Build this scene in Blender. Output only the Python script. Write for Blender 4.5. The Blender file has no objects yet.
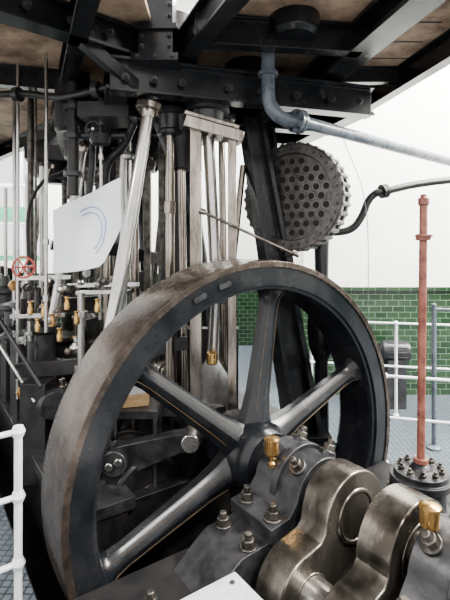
import bpy, math, random
from mathutils import Vector, Matrix
random.seed(4)
V = Vector
# ------------------------------------------------------------------ materials
def mat(name, c1, c2=None, metal=0.0, rough=0.5, scale=6.0, bump=0.0, rvar=0.12, stretch=(1,1,1), lo=0.38, hi=0.62, spec=.5):
    m = bpy.data.materials.new(name); m.use_nodes = True
    nt = m.node_tree; b = nt.nodes["Principled BSDF"]
    b.inputs["Metallic"].default_value = metal
    b.inputs["Specular IOR Level"].default_value = spec
    tc = nt.nodes.new("ShaderNodeTexCoord"); mp = nt.nodes.new("ShaderNodeMapping")
    mp.inputs["Scale"].default_value = stretch
    nt.links.new(tc.outputs["Object"], mp.inputs[0])
    n = nt.nodes.new("ShaderNodeTexNoise"); n.inputs["Scale"].default_value = scale
    n.inputs["Detail"].default_value = 8; n.inputs["Roughness"].default_value = 0.65
    nt.links.new(mp.outputs[0], n.inputs["Vector"])
    r = nt.nodes.new("ShaderNodeValToRGB")
    r.color_ramp.elements[0].position = lo; r.color_ramp.elements[1].position = hi
    r.color_ramp.elements[0].color = (*c1, 1); r.color_ramp.elements[1].color = (*(c2 or c1), 1)
    nt.links.new(n.outputs["Fac"], r.inputs[0]); nt.links.new(r.outputs[0], b.inputs["Base Color"])
    mr = nt.nodes.new("ShaderNodeMapRange")
    mr.inputs[3].default_value = max(0.05, rough-rvar); mr.inputs[4].default_value = min(1, rough+rvar)
    nt.links.new(n.outputs["Fac"], mr.inputs[0]); nt.links.new(mr.outputs[0], b.inputs["Roughness"])
    if bump:
        bp = nt.nodes.new("ShaderNodeBump"); bp.inputs["Strength"].default_value = bump
        bp.inputs["Distance"].default_value = 0.01
        nt.links.new(n.outputs["Fac"], bp.inputs["Height"]); nt.links.new(bp.outputs[0], b.inputs["Normal"])
    return m
BLACK = mat("black_enamel", (.004,.005,.007), (.012,.013,.015), 0, .24, 5, .10, rvar=.1, spec=.36)
GREYP = mat("worn_grey_iron", (.009,.010,.012), (.036,.035,.037), .15, .32, 9, .3, spec=.42)
DARKI = mat("dark_cast_iron", (.004,.004,.005), (.016,.014,.014), .1, .40, 7, .25, spec=.4)
TREAD = mat("oily_rim_steel", (.038,.028,.023), (.125,.098,.082), .75, .27, 11, .10, lo=.3, hi=.7)
CRANK = mat("oily_machined_steel", (.055,.047,.038), (.30,.270,.230), .9, .25, 6, .10, stretch=(1,1,.35), lo=.33, hi=.66)
NUT = mat("dull_nut_steel", (.035,.031,.028), (.14,.125,.11), .8, .32, 12, .1)
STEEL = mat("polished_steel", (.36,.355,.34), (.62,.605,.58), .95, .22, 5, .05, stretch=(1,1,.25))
SHADED_STEEL = mat("shaded_polished_steel", (.16,.155,.15), (.40,.39,.37), .95, .24, 5, .05, stretch=(1,1,.25))  # darker copy of the polished steel: shade put into the rear units' colour
OLDST = mat("oily_slide_steel", (.12,.10,.082), (.40,.355,.31), .95, .22, 7, .08, stretch=(1,1,.2))
BRASS = mat("brass", (.42,.23,.07), (.62,.40,.15), .9, .25, 8)
GOLD = mat("dull_lining_paint", (.05,.032,.016), (.12,.075,.03), .1, .4, 12)
BOARD = mat("rusted_ceiling_board", (.11,.052,.028), (.62,.44,.30), 0, .75, 2.4, .3, lo=.36, hi=.60)
PIPEB = mat("bluegrey_pipe_paint", (.065,.080,.10), (.115,.135,.16), .1, .28, 5, .05)
REDP = mat("red_oxide_pole", (.12,.03,.02), (.26,.09,.06), 0, .45, 18, .2)
REDW = mat("red_handwheel_paint", (.35,.03,.02), (.5,.06,.04), 0, .4, 8)
WHITE = mat("white_rail_paint", (.66,.69,.71), (.84,.85,.86), 0, .4, 6, .05)
PLASTER = mat("white_plaster", (.86,.87,.82), (.91,.91,.87), 0, .9, 2)
COVER = mat("pale_aluminium", (.5,.51,.53), (.66,.67,.68), .2, .5, 10, .1)
BORE_SHADE = mat("bore_shade_black", (.002,.002,.003), (.004,.004,.004), 0, .8, 5)  # black that paints in the shade inside the tube bores
PLATE = mat("tube_plate_iron", (.030,.027,.027), (.085,.078,.075), .5, .38, 16, .3)
SHEET = mat("white_sheet", (.80,.84,.88), (.88,.90,.93), 0, .7, 3)
BLUE = mat("pale_blue_print", (.25,.35,.62), (.30,.42,.70), 0, .6, 3)
WOOD = mat("wood_block", (.35,.20,.09), (.55,.36,.18), 0, .6, 6, .1, stretch=(1,6,6))
GREEN = mat("green_frame_paint", (.05,.30,.16), (.08,.38,.2), 0, .5, 4)

def wall_mat():
    m = bpy.data.materials.new("tiled_wall"); m.use_nodes = True
    nt = m.node_tree; b = nt.nodes["Principled BSDF"]
    tc = nt.nodes.new("ShaderNodeTexCoord"); sp = nt.nodes.new("ShaderNodeSeparateXYZ"); cb = nt.nodes.new("ShaderNodeCombineXYZ")
    ad = nt.nodes.new("ShaderNodeMath"); ad.operation = 'ADD'
    nt.links.new(tc.outputs["Object"], sp.inputs[0])
    nt.links.new(sp.outputs[0], ad.inputs[0]); nt.links.new(sp.outputs[1], ad.inputs[1])
    nt.links.new(ad.outputs[0], cb.inputs[0]); nt.links.new(sp.outputs[2], cb.inputs[1])
    br = nt.nodes.new("ShaderNodeTexBrick")
    br.inputs["Scale"].default_value = 1; br.inputs["Brick Width"].default_value = .15; br.inputs["Row Height"].default_value = .075
    br.inputs["Mortar Size"].default_value = .0035; br.inputs["Bias"].default_value = 0
    br.inputs["Color1"].default_value = (.008,.024,.010,1); br.inputs["Color2"].default_value = (.018,.044,.018,1)
    br.inputs["Mortar"].default_value = (.10,.15,.10,1)
    nt.links.new(cb.outputs[0], br.inputs["Vector"]); nt.links.new(br.outputs["Color"], b.inputs["Base Color"])
    b.inputs["Roughness"].default_value = .15
    bp = nt.nodes.new("ShaderNodeBump"); bp.inputs["Strength"].default_value = .4; bp.inputs["Distance"].default_value = .01; bp.invert = True
    nt.links.new(br.outputs["Fac"], bp.inputs["Height"]); nt.links.new(bp.outputs[0], b.inputs["Normal"])
    return m
TILE = wall_mat()
def floor_mat():
    m = bpy.data.materials.new("chequered_floor"); m.use_nodes = True
    nt = m.node_tree; b = nt.nodes["Principled BSDF"]
    tc = nt.nodes.new("ShaderNodeTexCoord")
    br = nt.nodes.new("ShaderNodeTexBrick"); br.offset = 0
    br.inputs["Scale"].default_value = 1; br.inputs["Brick Width"].default_value = .05; br.inputs["Row Height"].default_value = .05
    br.inputs["Mortar Size"].default_value = .006
    br.inputs["Color1"].default_value = (.065,.085,.105,1); br.inputs["Color2"].default_value = (.10,.125,.145,1); br.inputs["Mortar"].default_value = (.02,.025,.03,1)
    nt.links.new(tc.outputs["Object"], br.inputs["Vector"]); nt.links.new(br.outputs["Color"], b.inputs["Base Color"])
    b.inputs["Roughness"].default_value = .45
    return m
FLOOR = floor_mat()

# ------------------------------------------------------------------ mesh builder
ANG = math.radians(35)
E = Matrix.Translation((.285, 3.0, 0)) @ Matrix.Rotation(ANG, 4, 'Z')
EI = E.inverted()
I4 = Matrix.Identity(4)
ROOT = bpy.data.objects.new("steam_engine", None); bpy.context.scene.collection.objects.link(ROOT)
def frame(ax):
    ax = V(ax).normalized()
    t = V((0,0,1)) if abs(ax.z) < .9 else V((1,0,0))
    x = t.cross(ax).normalized(); y = ax.cross(x).normalized()
    return x, y, ax
class B:
    def __init__(s, name, M=I4, part=False):
        s.name, s.M, s.part = name, M, part; s.v=[]; s.f=[]; s.fm=[]; s.sm=[]; s.mats=[]
    def mi(s, m):
        if m not in s.mats: s.mats.append(m)
        return s.mats.index(m)
    def add(s, vs, fs, m, smooth=True):
        o = len(s.v); s.v += [s.M @ V(p) for p in vs]; k = s.mi(m)
        for f in fs: s.f.append([i+o for i in f]); s.fm.append(k); s.sm.append(smooth)
    def cyl(s, p1, p2, r1, m, r2=None, n=20):
        p1, p2 = V(p1), V(p2); r2 = r1 if r2 is None else r2
        x, y, a = frame(p2-p1); vs=[]
        for p, r in ((p1,r1),(p2,r2)):
            for i in range(n):
                t = 2*math.pi*i/n; vs.append(p + x*r*math.cos(t) + y*r*math.sin(t))
        fs = [[i,(i+1)%n,n+(i+1)%n,n+i] for i in range(n)]
        fs += [list(range(n))[::-1], list(range(n,2*n))]
        s.add(vs, fs, m)
    def lathe(s, prof, p0, ax, m, n=32, closed=False):
        p0 = V(p0); x, y, a = frame(ax); vs=[]; k=len(prof)
        for r, h in prof:
            for i in range(n):
                t = 2*math.pi*i/n; vs.append(p0 + a*h + (x*math.cos(t)+y*math.sin(t))*max(r,1e-4))
        fs=[]
        for j in range(k if closed else k-1):
            q=(j+1)%k
            for i in range(n): fs.append([j*n+i, j*n+(i+1)%n, q*n+(i+1)%n, q*n+i])
        if not closed: fs += [list(range(n))[::-1], list(range((k-1)*n, k*n))]
        s.add(vs, fs, m)
    def tube(s, pts, r, m, n=12, sub=0):
        pts=[V(p) for p in pts]
        if sub:
            P=[pts[0]*2-pts[1]]+pts+[pts[-1]*2-pts[-2]]; out=[]
            for i in range(1,len(P)-2):
                for k in range(sub):
                    t=k/sub; a,b,c,d=P[i-1],P[i],P[i+1],P[i+2]
                    out.append(.5*((2*b)+(c-a)*t+(2*a-5*b+4*c-d)*t*t+(3*b-a-3*c+d)*t**3))
            pts=out+[pts[-1]]
        x,y,_=frame(pts[1]-pts[0]); vs=[]; L=len(pts)
        for i,p in enumerate(pts):
            d=(pts[min(i+1,L-1)]-pts[max(i-1,0)]).normalized()
            x=(x-d*x.dot(d)).normalized(); y=d.cross(x)
            for k in range(n):
                t=2*math.pi*k/n; vs.append(p+(x*math.cos(t)+y*math.sin(t))*r)
        fs=[]
        for i in range(L-1):
            for k in range(n): fs.append([i*n+k,i*n+(k+1)%n,(i+1)*n+(k+1)%n,(i+1)*n+k])
        fs += [list(range(n))[::-1], list(range((L-1)*n,L*n))]
        s.add(vs,fs,m)
    def prism(s, poly, o, ax, ay, ext, m):
        o,ax,ay,ext=V(o),V(ax),V(ay),V(ext); n=len(poly)
        vs=[o+ax*p[0]+ay*p[1] for p in poly]; vs+=[v+ext for v in vs]
        fs=[list(range(n))[::-1], list(range(n,2*n))]+[[i,(i+1)%n,n+(i+1)%n,n+i] for i in range(n)]
        s.add(vs,fs,m,False)
    def box(s, lo, hi, m):
        (x0,y0,z0),(x1,y1,z1)=lo,hi
        s.prism([(x0,y0),(x1,y0),(x1,y1),(x0,y1)],(0,0,z0),(1,0,0),(0,1,0),(0,0,z1-z0),m)
    def beam(s, p1, p2, w, h, m, kind='box'):
        p1,p2=V(p1),V(p2); d=p2-p1; dn=d.normalized()
        sx=dn.cross(V((0,0,1)))
        sx = V((1,0,0)) if sx.length<.05 else sx.normalized()
        sy=sx.cross(dn).normalized()
        if kind=='box': poly=[(-w/2,-h/2),(w/2,-h/2),(w/2,h/2),(-w/2,h/2)]
        else:
            t=min(w,h)*.16; poly=[(-w/2,-h/2),(w/2,-h/2),(w/2,-h/2+t),(t/2,-h/2+t),(t/2,h/2-t),(w/2,h/2-t),(w/2,h/2),(-w/2,h/2),(-w/2,h/2-t),(-t/2,h/2-t),(-t/2,-h/2+t),(-w/2,-h/2+t)]
        s.prism(poly,p1,sx,sy,d,m)
    def taper(s, p1, p2, w1, d1, w2, d2, m, side, kind='I'):
        p1,p2=V(p1),V(p2); dn=(p2-p1).normalized(); sx=V(side); sx=(sx-dn*sx.dot(dn)).normalized(); sy=dn.cross(sx)
        def sec(w,h):
            t=.18*w; u=.22*h
            return [(-w/2,-h/2),(-w/2+t,-h/2),(-w/2+t,-u/2),(w/2-t,-u/2),(w/2-t,-h/2),(w/2,-h/2),(w/2,h/2),(w/2-t,h/2),(w/2-t,u/2),(-w/2+t,u/2),(-w/2+t,h/2),(-w/2,h/2)]
        A=[p1+sx*a+sy*b for a,b in sec(w1,d1)]; C=[p2+sx*a+sy*b for a,b in sec(w2,d2)]; n=len(A)
        s.add(A+C,[list(range(n))[::-1],list(range(n,2*n))]+[[i,(i+1)%n,n+(i+1)%n,n+i] for i in range(n)],m,False)
    def bolt(s, p, ax, r, m, stud=True):
        p=V(p); a=V(ax).normalized()
        s.cyl(p,p+a*r*.25,r*1.35,m,n=16)
        s.cyl(p+a*r*.25,p+a*r*1.25,r,m,n=6)
        if stud: s.cyl(p+a*r*1.25,p+a*r*2.1,r*.55,m,n=10)
    def done(s, bevel=.004):
        me=bpy.data.meshes.new(s.name)
        mn=V((min(v.x for v in s.v),min(v.y for v in s.v),min(v.z for v in s.v)))
        mx=V((max(v.x for v in s.v),max(v.y for v in s.v),max(v.z for v in s.v)))
        c=(mn+mx)/2; c.z=mn.z
        me.from_pydata([v-c for v in s.v],[],s.f)
        for m in s.mats: me.materials.append(m)
        for p,k in zip(me.polygons,s.fm): p.material_index=k; p.use_smooth=True
        import bmesh
        bm=bmesh.new(); bm.from_mesh(me); bmesh.ops.recalc_face_normals(bm,faces=bm.faces); bm.to_mesh(me); bm.free()
        me.set_sharp_from_angle(angle=math.radians(32))
        o=bpy.data.objects.new(s.name,me); o.location=c
        bpy.context.scene.collection.objects.link(o)
        if s.part: o.parent=ROOT
        if bevel:
            md=o.modifiers.new("bevel",'BEVEL'); md.width=bevel; md.segments=2; md.limit_method='ANGLE'; md.angle_limit=math.radians(40)
        return o
HZ=.453
# ------------------------------------------------------------------ flywheel
def flywheel(name, M, R=1.345, depth=.42, theta0=80.6):
    w=B(name,M); k=R/1.32; o=(0,0,HZ)
    ax=(0,1,0)
    w.lathe([(1.278*k,0),(1.315*k,0),(1.32*k,.03),(1.32*k,depth-.03),(1.315*k,depth),(1.278*k,depth)],o,ax,TREAD,n=160,closed=True)
    w.lathe([(1.28*k,.010),(1.155*k,.010),(1.15*k,.03),(1.13*k,.035),(1.12*k,.06),(1.12*k,depth-.06),(1.15*k,depth-.02),(1.28*k,depth-.012)],o,ax,BLACK,n=160,closed=True)
    w.lathe([(.11*k,-.03),(.19*k,-.03),(.215*k,0),(.235*k,.05),(.235*k,.36),(.22*k,.42),(.11*k,.42)],o,ax,BLACK,n=48,closed=True)
    bc=.19
    for i in range(6):
        th=math.radians(theta0+60*i); t=V((math.cos(th),0,math.sin(th))); p=V((-math.sin(th),0,math.cos(th)))
        st=[(.19,.25,.24),(.28,.20,.20),(.40,.17,.17),(.7,.15,.15),(.98,.135,.135),(1.06,.15,.15),(1.10,.19,.19),(1.13,.28,.24)]
        vs=[]
        for r,wd,dp in st:
            c=V(o)+t*r*k+V((0,bc,0))
            for a,b in ((.5,-.18),(.30,-.40),(0,-.5),(-.30,-.40),(-.5,-.18),(-.5,.18),(-.3,.4),(0,.5),(.3,.4),(.5,.18)):
                vs.append(c+p*a*wd*k+V((0,b*dp*k,0)))
        n=10; fs=[]
        for j in range(len(st)-1):
            for q in range(n): fs.append([j*n+q,j*n+(q+1)%n,(j+1)*n+(q+1)%n,(j+1)*n+q])
        fs+=[list(range(n))[::-1],list(range((len(st)-1)*n,len(st)*n))]
        w.add(vs,fs,BLACK)
        for sg in (-1,1):
            w.tube([V(o)+t*r*k+V((0,bc-.40*dp*k,0))+p*sg*.30*wd*k for r,wd,dp in st[1:7]],.002,GOLD,n=6)
    for dg in (106,115):
        th=math.radians(dg); c=V((math.cos(th)*1.22*k,0,HZ+math.sin(th)*1.22*k)); tt=V((-math.sin(th),0,math.cos(th)))
        w.cyl(c+tt*.03+V((0,.012,0)),c+tt*.03,.018,GREYP); w.cyl(c-tt*.03+V((0,.012,0)),c-tt*.03,.018,GREYP)
        w.beam(c+tt*.03+V((0,.004,0)),c-tt*.03+V((0,.004,0)),.012,.03,GREYP)
    return w.done(.003)
flywheel("flywheel",E)
M2=Matrix.Translation((-2.95,5.6,.25))@Matrix.Rotation(math.radians(55),4,'Z')
flywheel("flywheel",M2,R=.95,depth=.2)

# ------------------------------------------------------------------ crankshaft
cs=B("crankshaft",E,True)
cs.cyl((0,-1.9,HZ),(0,-.92,HZ),.105,CRANK,n=40)
cs.cyl((0,-.66,HZ),(0,1.2,HZ),.105,CRANK,n=40)
thw=math.radians(219); tx=V((math.cos(thw),0,math.sin(thw))); ty=V((-math.sin(thw),0,math.cos(thw)))
def web(bd,b0,b1,tx,ty,L=.44,r1=.235,r2=.21,m=CRANK):
    poly=[(r1*math.cos(math.radians(a)),r1*math.sin(math.radians(a))) for a in range(48,313,6)]
    poly+=[(L*.45,-r1*.60),(L*.55,-r1*.57)]
    poly+=[(L+r2*math.cos(math.radians(a)),r2*math.sin(math.radians(a))) for a in range(-126,127,6)]
    poly+=[(L*.55,r1*.57),(L*.45,r1*.60)]
    bd.prism(poly,(0,b0,HZ),tx,ty,(0,b1-b0,0),m)
    bd.lathe([(r1*.5,0),(r1*.62,0),(r1*.62,b1-b0+.016),(r1*.5,b1-b0+.016)],(0,b0-.008,HZ),(0,1,0),m,n=40,closed=True)
    bd.cyl(V((0,b0-.006,HZ))+tx*L,V((0,b1+.006,HZ))+tx*L,.11,m,n=36)
web(cs,-.73,-.55,tx,ty); web(cs,-1.10,-.92,tx,ty,r1=.25)
cs.cyl(V((0,-.95,HZ))+tx*.44,V((0,-.7,HZ))+tx*.44,.10,STEEL,n=36)
def rear(b,ang):
    t=math.radians(ang); a=V((math.cos(t),0,math.sin(t))); c=V((-math.sin(t),0,math.cos(t)))
    web(cs,b,b+.10,a,c,L=.3,r1=.17,r2=.15); web(cs,b+.28,b+.38,a,c,L=.3,r1=.17,r2=.15)
    cs.cyl(V((0,b+.05,HZ))+a*.3,V((0,b+.33,HZ))+a*.3,.07,STEEL)
rear(1.25,100); rear(2.7,-20)
cs.cyl((0,1.6,HZ),(0,2.75,HZ),.10,CRANK); cs.cyl((0,3.05,HZ),(0,4.2,HZ),.10,CRANK)
cs.done(.008)

# ------------------------------------------------------------------ bearings
def bearing(name,b0,b1,zb,oil,s=1.0):
    g=B(name,E,True); bm=(b0+b1)/2
    g.prism([(-.80*s,zb),(-.66*s,.26),(-.58*s,.31),(-.30,.33),(.30,.33),(.5,.28),(.62,zb)],(0,b0+.02,0),(1,0,0),(0,0,1),(0,b1-b0-.04,0),GREYP)
    pol=[(-.40,.32),(-.40,.40),(-.27,.42)]
    pol+=[(.215*math.cos(math.radians(a)),HZ+.215*math.sin(math.radians(a))) for a in range(170,9,-8)]
    pol+=[(.27,.42),(.40,.40),(.40,.32)]
    g.prism(pol,(0,b0,0),(1,0,0),(0,0,1),(0,b1-b0,0),GREYP)
    for bb in (b0-.012,b1-.018):
        g.lathe([(.11,0),(.165,0),(.175,.03),(.11,.03)],(0,bb,HZ),(0,1,0),OLDST if bb<b0 else GREYP,n=40,closed=True)
    g.lathe([(.215,0),(.24,0),(.24,.05),(.215,.05)],(0,bm-.025,HZ),(0,1,0),GREYP,n=48,closed=True)
    for bb in (b0+.07,b1-.07):
        g.bolt((-.33,bb,.405),(0,0,1),.038,NUT); g.bolt((.33,bb,.405),(0,0,1),.038,NUT)
        g.bolt((-.50,bb,.315),(0,0,1),.036,NUT)
        for aa in (62,128):
            t=math.radians(aa); d=V((math.cos(t),0,math.sin(t)))
            g.cyl(V((0,bb,HZ))+d*.18,V((0,bb,HZ))+d*.235,.048,GREYP)
            g.bolt(V((0,bb,HZ))+d*.23,d,.036,NUT)
    g.done(.008)
    l=B("oil_cup",E,True); p=V(oil)
    l.lathe([(.022,0),(.022,.02),(.012,.03),(.012,.06),(.03,.065),(.042,.08),(.042,.15),(.047,.155),(.047,.165),(.03,.175),(.0,.18)],p,(0,0,1),BRASS,n=24)
    l.tube([p+V((0,0,.04)),p+V((.03,0,.035)),p+V((.05,0,.0)),p+V((.055,0,-.05))],.006,BRASS,n=8,sub=3)
    l.done(0)
bearing("main_bearing",-.50,-.13,.15,(-.20,-.27,.59))
bearing("main_bearing",-1.58,-1.16,.15,(-.10,-1.20,.60),s=.6)

# ------------------------------------------------------------------ engine bed
bd=B("engine_bed",E,True)
bd.box((-1.30,-.54,-.9),(1.2,-.04,.15),DARKI)
bd.box((-.55,-1.75,-.9),(1.2,-1.13,.15),DARKI)
bd.box((.75,-1.2,-.9),(1.2,-.5,.15),DARKI)
for a0 in (-1.12,.72):
    bd.box((a0,.5,-.9),(a0+.34,4.6,.22),DARKI)
    bd.box((a0-.05,.48,.16),(a0+.39,4.62,.24),GREYP)
for b0 in (.55,1.9,3.4,4.4):
    bd.box((-1.0,b0,-.9),(1.0,b0+.25,.18),DARKI)
    pol=[(-.3,.1),(-.2,.4)]+[(.2*math.cos(math.radians(a)),HZ+.2*math.sin(math.radians(a))) for a in range(180,-1,-15)]+[(.2,.4),(.3,.1)]
    bd.prism(pol,(0,b0+.02,0),(1,0,0),(0,0,1),(0,.2,0),DARKI)
bd.bolt((-1.0,-.3,.15),(0,0,1),.035,NUT); bd.bolt((.95,-.3,.15),(0,0,1),.035,NUT)
bd.done(.008)
cb=B("step_cover_plate",E)
cb.box((-1.75,-1.45,.41),(-.771,-.681,.45),COVER)
cb.box((-1.72,-1.42,-.9),(-.80,-.71,.41),GREYP)
for a,b in ((-.82,-.73),(-1.2,-.73),(-.82,-1.05)): cb.cyl((a,b,.45),(a,b,.456),.012,GREYP)
cb.done(.005)

# ------------------------------------------------------------------ engine frame units
def unit(name, off):
    M=E@Matrix.Translation((0,off,0))@EI
    g=B(name,M,True); S=STEEL if off<2 else SHADED_STEEL
    top=V((-.55,3.3,2.93)); bot=V((-.955,3.09,.24)); d=(bot-top)
    g.cyl(top,bot,.043,S,r2=.068,n=28)
    g.lathe([(.05,.10),(.06,.05),(.10,.045),(.10,0),(.0,-.001)],top,d,OLDST,n=28)
    for i in range(6):
        t=i*math.pi/3; x,y,_=frame(d); g.bolt(top+d.normalized()*.045+(x*math.cos(t)+y*math.sin(t))*.08,d,.012,NUT)
    g.lathe([(.07,-.12),(.09,-.06),(.13,-.05),(.13,0)],bot,d,GREYP,n=28)
    A=V((.217,3.9,3.02)); C=V((.70,4.02,.22))
    g.taper(A,C,.18,.16,.28,.24,BLACK,(.95,.3,0))
    g.taper(V((.36,4.2,3.02)),V((.72,4.35,.22)),.16,.14,.24,.2,BLACK,(.95,.3,0))
    g.box((.5,3.85,.18),(.92,4.25,.25),BLACK)
    return g
for o_ in (0,1.5,3.0): unit("engine_frame",o_).done(.005)

def motion(name, off):
    M=E@Matrix.Translation((0,off,0))@EI
    g=B(name,M,True)
    S,O=(STEEL,OLDST) if off==0 else (SHADED_STEEL,NUT)  # rear units take darker metals that stand in for shade
    g.box((-.265,3.40,.60),(-.178,3.50,2.80),O)
    g.box((.022,3.42,.55),(.088,3.50,2.74),O)
    g.beam((-.31,3.42,2.83),(.13,3.48,2.72),.16,.085,O)
    g.beam((-.31,3.42,2.90),(.10,3.48,2.80),.10,.03,O)
    g.bolt((-.22,3.42,2.89),(0,0,1),.03,NUT); g.bolt((.05,3.46,2.80),(0,0,1),.03,NUT)
    g.cyl((-.135,3.52,2.85),(-.07,3.52,1.60),.045,S,n=24)
    g.box((-.18,3.44,1.45),(.03,3.60,1.62),GREYP)
    g.cyl((-.075,3.38,1.53),(-.075,3.66,1.53),.055,S)
    g.cyl((-.07,3.52,1.50),(-.10,3.58,.86),.042,S,r2=.06,n=24)
    g.prism([(-.05,1.0),(.05,1.0),(.13,.88),(.15,.62),(.15,.30),(-.15,.30),(-.15,.62),(-.13,.88)],(-.10,3.50,0),(1,0,0),(0,0,1),(0,.13,0),S)
    g.lathe([(.10,0),(.20,0),(.20,.16),(.10,.16)],(-.06,3.52,.453),(-.574,.819,0),O,closed=True,n=36)
    g.bolt((-.20,3.56,.80),(-.3,0,1),.035,NUT); g.bolt((.0,3.56,.80),(.3,0,1),.035,NUT)
    if off==0: g.lathe([(.03,0),(.045,.01),(.045,.09),(.02,.10),(0,.11)],(-.10,3.47,.98),(0,0,1),BRASS,n=18)
    g.cyl((-.44,3.6,2.85),(-.44,3.6,.75),.038,O,n=20)
    g.cyl((-.37,3.75,2.85),(-.33,3.75,.6),.032,O,n=16)
    g.cyl((-.03,3.75,2.85),(.0,3.72,.9),.028,O,n=16)
    for z in (1.2,2.15): g.cyl((-.44,3.6,z),(-.44,3.6,z+.1),.05,O,n=6)
    g.beam((-.62,3.6,1.05),(-.30,3.62,1.12),.05,.10,GREYP)
    g.box((-.50,3.54,.55),(-.38,3.66,.78),GREYP)
    for x,y,r in ((-.44,3.6,.10),(-.135,3.52,.13),(-.37,3.75,.08),(-.03,3.75,.09)):
        g.lathe([(r*1.3,0),(r*1.3,-.04),(r,-.05),(r*.85,-.16),(r*1.0,-.17),(r*1.0,-.20),(r*.4,-.21)],(x,y,2.98),(0,0,1),GREYP,n=24)
    g.lathe([(.24,0),(.24,-.08),(.15,-.30),(.12,-.45),(.0,-.46)],(-.36,3.78,2.98),(0,0,1),DARKI,n=28)
    g.cyl((.16,3.95,2.6),(-.05,3.95,.6),.028,O,n=14); g.cyl((-.28,4.0,2.4),(-.05,4.0,.6),.035,GREYP,n=14)
    g.taper(V((-.42,4.05,2.98)),V((-.55,4.05,.2)),.13,.1,.2,.14,DARKI,(1,0,0))
    g.box((-.52,4.02,.2),(.12,4.14,1.15),DARKI)
    g.done(.004)
for o_ in (0,1.5,3.0): motion("crosshead_motion",o_)

lv=B("rocking_lever",I4,True)
lv.prism([(-.80,.30),(-.70,.27),(-.30,.44),(-.22,.45),(-.20,.52),(-.24,.58),(-.34,.57),(-.72,.49),(-.82,.46)],(0,3.16,0),(1,0,0),(0,0,1),(0,.10,0),GREYP)
lv.cyl((-.77,3.10,.385),(-.77,3.30,.385),.09,GREYP,n=32); lv.cyl((-.80,3.085,.37),(-.80,3.10,.37),.03,STEEL); lv.cyl((-.735,3.085,.40),(-.735,3.10,.40),.03,STEEL)
lv.cyl((-.24,3.11,.52),(-.24,3.30,.52),.065,STEEL,n=28)
lv.cyl((-.77,3.2,.385),(-.95,3.5,.385),.05,STEEL)
lv.box((-.86,3.12,.10),(-.70,3.28,.32),DARKI)
lv.done(.008)
dr=B("air_pump_drum",E,True)
dr.lathe([(.0,0),(.08,0),(.09,.02),(.26,.03),(.28,.05),(.28,.50),(.30,.50),(.30,.55),(.0,.56)],(-.55,.62,.10),(0,1,0),DARKI,n=40)
dr.done(.004)
wb=B("wooden_block"); wb.prism([(-.10,-.07),(.10,-.05),(.11,.06),(-.09,.07)],(-.67,3.34,.718),(1,.2,0),(-.2,1,0),(0,0,.09),WOOD)
wb.prism([(-.09,-.06),(.08,-.05),(.08,.05),(-.08,.06)],(-.66,3.34,.808),(.9,.4,0),(-.4,.9,0),(0,0,.05),COVER); wb.done(.004)
bx=B("oil_tray_stand",I4,True); bx.box((-.86,3.2,.66),(-.48,3.5,.718),GREYP)
for x in (-.84,-.50):
    for y in (3.22,3.48): bx.cyl((x,y,-.9),(x,y,.67),.015,GREYP)
bx.done(.003)

# ------------------------------------------------------------------ entablature & cylinders above
en=B("entablature",I4,True)
d=V((1.95,.60,0)).normalized(); q=V((-d.y,d.x,0))
for k,h in ((0,.24),(.62,.24),(1.25,.2)):
    a=V((-.80,3.12,3.08))+q*k; en.beam(a,a+d*2.1,.13,h,BLACK,'I')
for s_ in (0,.62,1.25,2.0):
    a=V((-.75,3.14,3.10))+d*s_; en.beam(a,a+q*1.25,.16,.22,BLACK,'I')
en.prism([(0,0),(2.05,0),(2.05,1.3),(0,1.3)],(-.78,3.14,3.15),d,q,(0,0,.06),DARKI)
for s_ in (.1,.3,.5,.85,1.1,1.4,1.7,1.95):
    en.bolt(V((-.78,3.07,3.06))+d*s_,-q,.022,GREYP)
for s_,k,r in ((.45,.35,.30),(1.15,.4,.26)):
    p=V((-.78,3.14,3.18))+d*s_+q*k
    en.lathe([(r,-.06),(r,-.01),(r*.8,-.02),(r*.75,.5),(0,.52)],p,(0,0,1),DARKI)
en.done(.005)
for off in (1.5,3.0):
    e2=B("entablature",E@Matrix.Translation((0,off,0))@EI,True)
    e2.prism([(0,0),(1.5,0),(1.5,1.1),(0,1.1)],(-.78,3.14,2.98),d,q,(0,0,.2),DARKI)
    for s_,k,r in ((.35,.45,.3),(.95,.5,.26)):
        e2.lathe([(r*.4,-.25),(r*.5,-.2),(r,-.15),(r,0),(r*.9,.4),(0,.41)],V((-.78,3.14,2.98))+d*s_+q*k,(0,0,1),DARKI)
    e2.done(.005)
vb=B("valve_chest",I4,True)
vb.box((-.60,3.10,3.20),(-.36,3.34,3.80),BLACK); vb.box((-.64,3.06,3.16),(-.32,3.38,3.21),BLACK); vb.box((-.63,3.07,3.38),(-.33,3.37,3.42),BLACK)
for x in (-.60,-.48,-.36): vb.bolt((x,3.075,3.185),(0,-1,0),.016,GREYP)
for z in (3.27,3.34,3.48,3.56):
    for x in (-.575,-.385): vb.bolt((x,3.10,z),(0,-1,0),.014,GREYP)
vb.done(.005)

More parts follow.
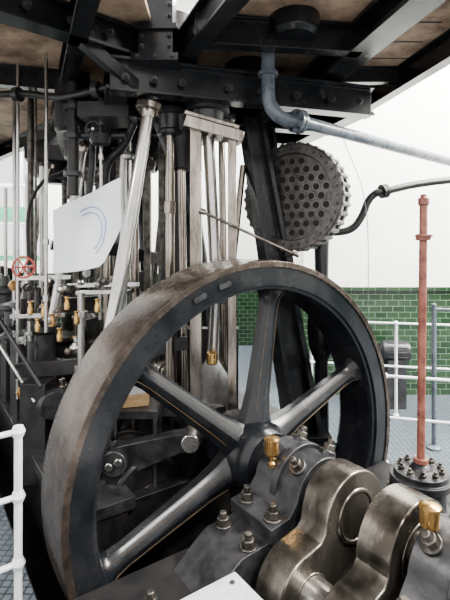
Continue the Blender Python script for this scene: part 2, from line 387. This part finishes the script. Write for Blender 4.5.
# ------------------------------------------------------------------ overhead platform
pf=B("overhead_platform")
Z=3.44
def slab(poly,m=BOARD,z=Z,t=.04): pf.prism(poly,(0,0,z),(1,0,0),(0,1,0),(0,0,t),m)
slab([(-4.2,1.9),(-.48,1.9),(-.52,3.4),(-.6,5.2),(-2.0,5.5),(-3.8,7.4),(-6.2,7.4)])
slab([(.10,1.9),(1.85,1.9),(1.62,3.3),(1.40,4.5),(.70,4.75),(-.60,5.2),(-.52,3.4),(-.25,3.4)])
def gir(a,b,w=.11,h=.20,z=3.33): pf.beam((a[0],a[1],z),(b[0],b[1],z),w,h,BLACK,'I')
gir((-2.0,2.0),(-.55,3.32),.15,.2)
gir((-.50,1.9),(-2.0,5.3),.12,.2)
gir((.30,1.9),(-.42,3.55),.12,.22)
gir((1.22,1.9),(.64,4.6),.20,.2)
gir((1.86,1.9),(1.40,4.5),.10,.2)
gir((.62,4.62),(1.42,4.48),.10,.2)
gir((-2.0,5.35),(.65,4.7),.10,.2)
gir((-2.0,5.4),(-3.8,7.3),.10,.2)
gir((-3.9,3.2),(-1.2,4.0),.09,.18)
gir((-3.0,2.0),(-3.6,7.2),.10,.18)
gir((.78,3.9),(1.5,3.9),.07,.14,3.37)
gir((-.2,3.0),(.95,3.15),.10,.2)
for x,y in ((-.75,3.1),(-.95,2.93),(-1.15,2.74)): pf.bolt((x-.03,y-.06,3.33),(.7,-.7,0),.022,GREYP)
for i in range(9):
    y=2.2+i*.3; pf.box((1.15,y,Z-.006),(1.5,y+.012,Z),DARKI)
pf.beam((-.95,3.0,3.26),(-.60,3.22,3.0),.08,.08,BLACK); pf.beam((.95,3.9,3.24),(.75,3.6,3.1),.08,.08,BLACK)
for x,y in ((2.0,1.9),(-3.9,2.1),(-5.9,7.2)): pf.cyl((x-.1,y,0),(x-.1,y,Z),.06,BLACK)
pf.done(.003)
dv=B("overhead_drum",I4,True)
dv.lathe([(.0,0),(.14,.0),(.17,.03),(.17,.5),(0,.5)],(.47,3.05,3.30),(0,0,1),BLACK); dv.done(.004)

# ------------------------------------------------------------------ pipes
pp=B("steam_pipe")
pp.tube([(.306,3.2,3.75),(.306,3.2,3.3),(.306,3.2,3.02),(.32,3.2,2.90),(.38,3.2,2.82),(.46,3.22,2.79),(.54,3.24,2.79)],.048,PIPEB,n=20,sub=5)
ax=V((2.4-.54,4.8-3.24,0)).normalized()
pp.tube([(.54,3.24,2.79),(3.35,5.60,2.785)],.046,PIPEB,n=20)
for k in (0,.035): pp.lathe([(.0,0),(.085,0),(.085,.028),(.0,.028)],V((.50,3.22,2.79))+ax*k,ax,PIPEB,n=24)
x_,y_,_=frame(ax)
for i in range(6):
    t=i*math.pi/3; pp.bolt(V((.50,3.22,2.79))+(x_*math.cos(t)+y_*math.sin(t))*.066,-ax,.011,GREYP)
pp.lathe([(.0,0),(.07,0),(.07,.03),(.0,.03)],(.306,3.2,3.10),(0,0,1),PIPEB)
pp.done(.002)
ex=B("exhaust_pipe")
ex.tube([(.80,4.18,2.12),(.92,4.14,2.03),(1.06,4.11,2.02),(1.17,4.10,2.06),(1.25,4.1,2.17),(1.30,4.1,2.29),(1.36,4.1,2.36),(1.46,4.1,2.39),(2.15,4.3,2.52),(4.2,4.9,2.72)],.034,DARKI,n=16,sub=6)
axx=V((.7,.2,.13)).normalized()
for k in (0,.03): ex.lathe([(0,0),(.065,0),(.065,.024),(0,.024)],V((1.42,4.09,2.385))+axx*k,axx,DARKI,n=20)
ex.done(.002)

# ------------------------------------------------------------------ condenser with tube plate
ca=math.radians(34)
U=V((math.sin(ca),math.cos(ca),0)); N=V((math.cos(ca),-math.sin(ca),0)); Cc=V((.575,3.86,2.31))
cd=B("condenser")
cd.lathe([(0,0),(.365,0),(.375,-.035),(.445,-.035),(.46,-.02),(.46,.02),(.41,.03),(.41,.085),(.46,.095),(.46,.135),(.36,.14),(.36,.36),(.3,.40),(0,.41)],Cc,U,PLATE,n=80)
for i in range(36):
    t=2*math.pi*i/36; dr_=(N*math.cos(t)+V((0,0,1))*math.sin(t)); p=Cc+dr_*.412-U*.035
    cd.bolt(p,-U,.013,PLATE,stud=False)
    po=Cc+dr_*.448
    cd.cyl(po-U*.028,po+U*.145,.024,PLATE,n=8)
s_=.088
for j in range(-4,5):
    for i in range(-5,6):
        a=(i+(j%2)*.5)*s_; z=j*s_*.866
        if math.hypot(a,z)<.325:
            p=Cc+N*a+V((0,0,z))
            cd.lathe([(.029,0),(.034,0),(.034,-.004),(.029,-.004)],p,U,NUT,n=16,closed=True)
            cd.cyl(p-U*.0015,p+U*.004,.0305,BORE_SHADE,n=16)  # flat black disc in place of a shaded open bore
cd.done(0)
cp=B("air_vessel",I4,True)
px,py=.86,4.0
cp.lathe([(.16,-.9),(.16,.05),(.07,.08),(.06,.85),(.09,.9),(.12,1.0),(.13,1.15),(.12,1.3),(.10,1.36),(.13,1.37),(.13,1.41),(.07,1.43),(.06,1.6),(.07,2.0)],(px+.02,py+.1,0.0),(0,0,1),BLACK,n=32)
cp.done(.002)
# ------------------------------------------------------------------ red pole on bolted base
rp=B("red_valve_spindle")
x,y=1.262,2.9
rp.lathe([(.24,-.9),(.24,.20),(.15,.22),(.15,.37),(.19,.38),(.19,.42),(.165,.42),(.165,.455),(.07,.46),(.05,.49),(.03,.50)],(x,y,0),(0,0,1),GREYP,n=40)
rp.cyl((x,y,.49),(x+.018,y,2.17),.025,REDP,n=20)
rp.lathe([(.03,0),(.046,.0),(.046,.04),(.03,.04)],(x+.016,y,1.93),(0,0,1),REDP,n=20)
rp.box((x-.02,y-.05,1.95),(x+.055,y+.05,1.965),REDP)
rp.lathe([(.02,0),(.034,.01),(.034,.05),(.02,.06),(.02,.075),(0,.08)],(x+.018,y,2.15),(0,0,1),REDP,n=16)
for i in range(10):
    t=2*math.pi*i/10; rp.bolt((x+.125*math.cos(t),y+.125*math.sin(t),.455),(0,0,1),.02,NUT)
rp.lathe([(.03,0),(.045,0),(.045,.03),(.03,.03)],(x,y,.50),(0,0,1),REDP,n=16)
rp.done(.003)

# ------------------------------------------------------------------ railings
def railing(name,posts,h,rails,r=.019,m=WHITE,z0=0):
    g=B(name)
    for (x,y) in posts:
        g.cyl((x,y,z0),(x,y,z0+h),r*1.1,m,n=14); g.lathe([(r*2.2,0),(r*2.2,.012),(r*1.3,.03)],(x,y,z0),(0,0,1),m,n=16)
        for z in rails: g.lathe([(.0,-r*1.9),(r*1.3,-r*1.5),(r*1.9,0),(r*1.3,r*1.5),(0,r*1.9)],(x,y,z0+z),(0,0,1),m,n=14)
    for (a,b) in zip(posts[:-1],posts[1:]):
        for z in rails: g.cyl((a[0],a[1],z0+z),(b[0],b[1],z0+z),r*.8,m,n=12)
    g.done(0)
railing("handrail",[(1.39,3.92),(2.05,3.75),(3.2,3.45)],.78,[.40,.76],.016)
railing("handrail",[(1.0,5.2),(1.9,5.0),(3.4,4.7)],1.05,[.55,1.03],.015)
railing("handrail",[(-1.02,2.22),(-1.62,1.75)],1.0,[.33,.66,.98],.018)
railing("handrail",[(-1.45,2.6),(-1.9,3.3),(-2.6,4.4),(-3.2,5.6)],.95,[.5,.93],.015)
sg=B("vertical_pipe_stand"); sg.cyl((1.95,4.2,0),(1.95,4.2,1.35),.022,PIPEB); sg.lathe([(.07,0),(.07,.02),(.03,.04)],(1.95,4.2,0),(0,0,1),PIPEB); sg.cyl((1.95,4.2,1.30),(2.15,4.15,1.30),.015,PIPEB); sg.done(0)
mo=B("electric_motor")
mo.lathe([(0,0),(.07,0),(.11,.03),(.115,.05),(.115,.30),(.11,.33),(.0,.34)],(1.82,5.3,.66),(1,-.1,0),GREYP,n=28)
for i in range(12):
    t=2*math.pi*i/12; mo.beam((1.89,5.293+.115*math.cos(t),.66+.115*math.sin(t)),(2.1,5.27+.115*math.cos(t),.66+.115*math.sin(t)),.012,.012,GREYP)
mo.box((1.88,5.20,.0),(2.1,5.38,.56),GREYP); mo.done(.003)
wr=B("hanging_wire"); wr.tube([(.95,3.6,2.74),(1.16,3.7,2.2),(1.24,3.9,1.2),(1.32,4.1,.1)],.0035,PIPEB,n=6,sub=6); wr.done(0)
wr=B("tie_rod",I4,True); wr.cyl((-.17,3.2,2.14),(.52,3.35,1.83),.011,OLDST,n=10); wr.cyl((-.18,3.2,2.145),(-.14,3.2,2.13),.022,OLDST); wr.cyl((.5,3.35,1.85),(.55,3.35,1.82),.02,OLDST)
wr.cyl((.52,3.35,1.83),(.52,3.92,1.80),.011,OLDST,n=10); wr.cyl((-.17,3.2,2.14),(-.2,3.45,2.15),.011,OLDST,n=10); wr.done(0)

# ------------------------------------------------------------------ white sheet
sh=B("printed_sheet")
nx,nz=16,12; vs=[]
def shp(u,v):
    x=-1.36+u*.56; y=3.55-.08*u+.02*math.sin(u*9+v*3)
    ztop=2.17+.25*u; zb=1.68+.11*u*u
    if u>.72: zb+= (u-.72)*.9
    return (x,y,zb+(ztop-zb)*v)
for j in range(nz+1):
    for i in range(nx+1): vs.append(shp(i/nx,j/nz))
fs=[[j*(nx+1)+i,j*(nx+1)+i+1,(j+1)*(nx+1)+i+1,(j+1)*(nx+1)+i] for j in range(nz) for i in range(nx)]
sh.add(vs,fs,SHEET)
for R_ in (.34,.27):
    pts=[]
    for i in range(14):
        t=math.radians(-60+i*13); u=.50+.8*R_*math.cos(t); v=.48+R_*math.sin(t); p=shp(min(u,.9),v); pts.append((p[0],p[1]-.004,p[2]))
    sh.tube(pts,.005,BLUE,n=6)
sh.done(0)

# ------------------------------------------------------------------ valve gear at left
vg=B("valve_gear",I4,True)
for (x,y,z0,z1,r,m) in ((-1.43,3.6,1.2,3.44,.014,STEEL),(-1.75,3.8,.6,3.44,.014,STEEL),(-1.64,3.9,.3,3.44,.011,NUT),(-1.02,3.7,1.9,3.1,.012,STEEL),
        (-1.9,4.4,.2,3.44,.03,NUT),(-2.15,4.6,.2,3.44,.02,STEEL),(-1.05,4.0,.3,1.8,.03,OLDST),(-.78,3.9,.3,2.3,.03,OLDST),(-.95,4.3,.2,2.9,.055,STEEL),(-.6,4.4,.2,2.9,.055,NUT),(-1.2,3.75,.6,1.5,.03,STEEL)):
    vg.cyl((x,y,z0),(x,y,z1),r,m,n=12)
    for z in (z0+.25,z0+.7): vg.cyl((x,y,z),(x,y,z+.05),r*1.9,m,n=8)
for z,x0,x1 in ((1.56,-1.32,-.72),(1.50,-1.25,-.80),(1.62,-1.75,-1.3),(1.30,-1.8,-1.35)):
    vg.beam((x0,3.78,z),(x1,3.80,z+.01),.035,.035,STEEL)
for x,z,r in ((-1.20,1.59,.03),(-1.05,1.57,.035),(-.88,1.60,.03),(-1.48,1.60,.035),(-1.36,1.53,.04)):
    vg.lathe([(0,-r),(r*.8,-r*.6),(r,0),(r*.8,r*.6),(0,r)],(x,3.74,z),(0,0,1),STEEL,n=16)
for x,z in ((-1.49,1.36),(-1.42,1.28),(-1.54,1.24),(-1.30,1.42),(-1.47,1.50),(-1.60,1.38),(-1.22,1.30),(-1.36,1.16),(-1.05,1.40)):
    k=.72
    vg.lathe([(.012*k,-.08*k),(.03*k,-.07*k),(.032*k,.0),(.022*k,.02*k),(.022*k,.06*k),(.034*k,.065*k),(.034*k,.08*k),(0,.085*k)],(x,3.7,z),(0,0,1),BRASS,n=16)
for i in range(52):
    x=random.uniform(-1.9,-.85); z=random.uniform(.55,1.65); y=random.uniform(3.72,4.1); r=random.uniform(.012,.034)
    m=random.choice([STEEL,OLDST,DARKI,NUT,DARKI,STEEL,BRASS])
    a=random.choice([V((1,0,0)),V((0,0,1)),V((.57,-.82,0))]); L=random.uniform(.06,.26)
    if m is BRASS: L*=.4
    vg.cyl(V((x,y,z)),V((x,y,z))+a*L,r,m,n=12); vg.cyl(V((x,y,z))+a*L*.3,V((x,y,z))+a*(L*.3+.03),r*1.6,m,n=6)
vg.lathe([(.075,-.008),(.09,-.008),(.09,.008),(.075,.008)],(-1.62,3.62,1.72),(.2,-1,.1),REDW,closed=True)
for i in range(3):
    t=i*math.pi/3; c=V((-1.62,3.62,1.72)); dd=V((math.cos(t),.2*math.cos(t),math.sin(t)))*.08; vg.cyl(c-dd,c+dd,.007,REDW,n=8)
vg.cyl((-1.62,3.62,1.72),(-1.64,3.9,1.72),.01,STEEL,n=8)
vg.cyl((-1.92,3.8,1.30),(-1.45,3.55,.78),.018,DARKI); vg.cyl((-1.98,3.8,1.18),(-1.5,3.55,.66),.014,STEEL); vg.cyl((-1.3,3.9,1.1),(-1.0,3.7,.5),.02,STEEL)
vg.beam((-1.75,3.75,.85),(-1.0,3.8,.9),.06,.12,DARKI)
vg.box((-1.62,3.55,.0),(-1.42,3.8,.80),DARKI); vg.box((-1.25,3.9,.22),(-.95,4.2,.8),DARKI)
vg.lathe([(.0,-.05),(.11,-.05),(.13,0),(.11,.05),(0,.05)],(-1.38,3.62,.62),(.57,-.82,0),GREYP,n=30)
vg.lathe([(0,0),(.13,0),(.15,.03),(.15,.42),(.12,.46),(0,.47)],(-1.3,3.85,2.85),(0,0,1),DARKI,n=28)
vg.box((-1.15,3.5,2.90),(-.75,3.85,3.02),DARKI)
vg.tube([(-.75,3.7,2.9),(-.85,3.75,2.72),(-1.0,3.8,2.55),(-1.02,3.85,2.1)],.035,DARKI,sub=5)
vg.tube([(-1.3,3.8,2.8),(-1.33,3.8,2.55),(-1.55,3.85,2.45),(-1.7,3.9,2.2),(-1.7,3.9,1.7)],.016,DARKI,sub=5)
vg.tube([(-1.15,3.9,3.2),(-1.15,3.9,2.6),(-1.2,3.9,2.2)],.03,GREYP,sub=4)
vg.lathe([(0,-.04),(.04,-.03),(.05,.0),(.04,.03),(0,.04)],(-.78,3.62,2.62),(0,0,1),STEEL)
vg.tube([(-2.6,3.9,3.16),(-1.75,3.75,3.16),(-1.45,3.7,3.12),(-1.2,3.55,3.08),(-.85,3.35,3.08)],.03,DARKI,sub=5)
for x,y in ((-1.75,3.75),(-1.0,3.43)): vg.lathe([(0,0),(.06,0),(.06,.05),(0,.05)],(x,y,3.15 if x<-1.5 else 3.08),(.9,-.25,0),GREYP)
vg.cyl((-1.22,3.62,2.3),(-1.22,3.62,3.2),.045,DARKI)
for z in (2.45,2.75,2.98): vg.lathe([(0,0),(.075,0),(.075,.04),(0,.04)],(-1.22,3.62,z),(0,0,1),GREYP)
vg.lathe([(0,-.09),(.07,-.07),(.10,0),(.07,.07),(0,.09)],(-1.0,3.62,2.78),(0,0,1),GREYP)
vg.cyl((-1.22,3.62,2.78),(-.8,3.62,2.78),.03,GREYP); vg.cyl((-1.0,3.62,2.78),(-1.0,3.40,2.78),.012,STEEL)
vg.lathe([(.05,-.006),(.062,-.006),(.062,.006),(.05,.006)],(-1.0,3.41,2.78),(0,1,0),DARKI,closed=True); vg.cyl((-1.055,3.41,2.78),(-.945,3.41,2.78),.006,DARKI,n=8); vg.cyl((-1.0,3.41,2.725),(-1.0,3.41,2.835),.006,DARKI,n=8)
vg.done(.002)
bk=B("engine_casing",E,True)
for b in (1.9,3.4):
    bk.lathe([(.30,0),(.32,.03),(.25,.06),(.22,.5),(.26,.55),(.26,.6),(0,.61)],(-.45,b,.2),(0,0,1),DARKI)
    bk.lathe([(.25,0),(.27,.03),(.2,.06),(.18,.7),(.24,.75),(.24,.8),(0,.81)],(.4,b+.1,.2),(0,0,1),DARKI)
    bk.beam((-.7,b+.3,1.3),(.7,b+.3,1.32),.1,.16,DARKI,'I')
    bk.beam((-.5,b+.2,1.9),(.5,b+.2,1.7),.08,.12,GREYP)
for b,h in ((1.75,1.0),(2.35,1.25),(2.95,1.1),(3.6,1.3)):
    bk.box((-1.12,b,.22),(-.86,b+.36,.22+h*.6),DARKI)
    bk.lathe([(.17,0),(.17,.04),(.12,.06),(.12,.3),(.16,.32),(.16,.37),(.05,.40),(.04,.52),(0,.53)],(-.99,b+.18,.22+h*.6),(0,0,1),GREYP)
    bk.cyl((-.99,b+.18,h*.6+.6),(-.99,b+.18,2.6),.022,STEEL)
bk.done(.004)

# ------------------------------------------------------------------ room shell
fl=B("floor")
def fp(poly): fl.prism(poly,(0,0,-.1),(1,0,0),(0,1,0),(0,0,.1),FLOOR)
def e(a,b):
    p=E@V((a,b,0)); return (p.x,p.y)
a0,a1,b0,b1=-1.40,1.40,-2.0,4.9
c=[e(*p) for p in [(a0,b0),(a1,b0),(a1,b1),(a0,b1)]]
FB=[(-8,-6),(8,-6),(8,8.5),(-8,8.5)]
fp([FB[0],FB[1],c[1],c[0]]); fp([FB[1],FB[2],c[2],c[1]]); fp([FB[2],FB[3],c[3],c[2]]); fp([FB[3],FB[0],c[0],c[3]])
fl.prism([(p[0],p[1]) for p in c],(0,0,-.95),(1,0,0),(0,1,0),(0,0,.05),DARKI)
for i in range(4):
    p,q2=c[i],c[(i+1)%4]; fl.beam((p[0],p[1],-.5),(q2[0],q2[1],-.5),.04,.9,GREYP)
fl.done(0)
TH=1.32
def wall_run(name,x0,x1,yy,z1,holes):
    wl=B(name); wl.box((x0,yy,0),(x1,yy+.2,TH),TILE)
    xs=sorted({x0,x1,*[h[0] for h in holes],*[h[1] for h in holes]})
    for xa,xb in zip(xs[:-1],xs[1:]):
        hs=[h for h in holes if h[0]<=xa and h[1]>=xb]
        if hs: wl.box((xa,yy,TH),(xb,yy+.2,hs[0][2]),PLASTER); wl.box((xa,yy,hs[0][3]),(xb,yy+.2,z1),PLASTER)
        else: wl.box((xa,yy,TH),(xb,yy+.2,z1),PLASTER)
    wl.done(0)
HO=[(-6.6,-5.2,1.6,5.2),(-4.8,-3.4,1.6,5.2),(-3.0,-1.6,1.6,5.2)]
wall_run("wall_back",-8,1.0,8.5,6.5,HO)
wall_run("wall_recess",1.0,8,5.7,6.5,[])
w=B("wall_return"); w.box((1.0,5.9,0),(1.2,8.5,TH),TILE); w.box((1.0,5.9,TH),(1.2,8.5,6.5),PLASTER); w.done(0)
tr=B("trim_1"); tr.box((-8,8.46,TH),(1.0,8.5,TH+.05),TILE); tr.done(.004)
tr=B("trim_2"); tr.box((1.0,5.665,TH),(8,5.7,TH+.05),TILE); tr.done(.004)
for h in HO:
    w=B("window_%d"%(HO.index(h)+1)); m_=GREEN
    x0,x1,z0,z1=h
    w.box((x0,8.52,z0),(x1,8.6,z0+.1),m_); w.box((x0,8.52,z1-.1),(x1,8.6,z1),m_); w.box((x0,8.52,z0+.1),(x0+.08,8.6,z1-.1),WHITE); w.box((x1-.08,8.52,z0+.1),(x1,8.6,z1-.1),WHITE)
    for k in (1,2): xx=x0+(x1-x0)*k/3; w.box((xx-.02,8.54,z0+.1),(xx+.02,8.58,z1-.1),WHITE)
    for k in (1,2,3,4): zz=z0+(z1-z0)*k/5; w.box((x0+.08,8.535,zz-.03),(x1-.08,8.585,zz+.03),WHITE)
    w.box((x0+.08,8.53,2.35),(x1-.08,8.59,2.62),m_)
    w.done(0)
w=B("wall_right"); w.box((8,-6,0),(8.2,5.7,TH),TILE); w.box((8,-6,TH),(8.2,5.7,6.5),PLASTER); w.done(0)

# ------------------------------------------------------------------ light & camera
W=bpy.data.worlds.new("World"); bpy.context.scene.world=W; W.use_nodes=True
bg=W.node_tree.nodes["Background"]; bg.inputs[0].default_value=(1.0,.985,.965,1); bg.inputs[1].default_value=2.6
def area(name,loc,tgt,size,e_,col):
    l=bpy.data.lights.new(name,'AREA'); l.shape='RECTANGLE'; l.size,l.size_y=size; l.energy=e_; l.color=col
    o=bpy.data.objects.new(name,l); o.location=loc; o.rotation_euler=(V(tgt)-V(loc)).to_track_quat('-Z','Y').to_euler(); bpy.context.scene.collection.objects.link(o)
area("added_fill_left",(-4.5,.5,4.6),(0,3.4,1.2),(1.2,1.0),260,(1,.97,.93))  # added light aimed at the engine, no actual fitting
area("added_fill_right",(4.8,3.0,4.6),(.3,3.2,.8),(1.2,1.5),1100,(1,.95,.87))  # stronger added light from the right, also without a real fitting
area("added_wall_fill_right",(3.6,4.2,5.6),(3.4,5.9,2.2),(4.5,.5),1500,(1,1,.97))  # unseen light added to brighten the tiled wall on the right
area("added_wall_fill_left",(-3.2,7.3,5.9),(-3.2,8.7,2.2),(7,.5),2000,(1,1,.98))  # unseen light added to whiten the back wall
sn=bpy.data.lights.new("sun",'SUN'); sn.energy=2.6; sn.angle=math.radians(4); sn.color=(1,.97,.92); so=bpy.data.objects.new("sun",sn); so.rotation_euler=(math.radians(42),0,math.radians(28)); bpy.context.scene.collection.objects.link(so)
cam=bpy.data.cameras.new("camera"); co=bpy.data.objects.new("camera",cam); co.location=(0,0,1.9); co.rotation_euler=(math.radians(90),0,0)
cam.sensor_fit='VERTICAL'; cam.sensor_height=36; cam.lens=27; cam.shift_y=-55/600; cam.clip_start=.05
bpy.context.scene.collection.objects.link(co); bpy.context.scene.camera=co
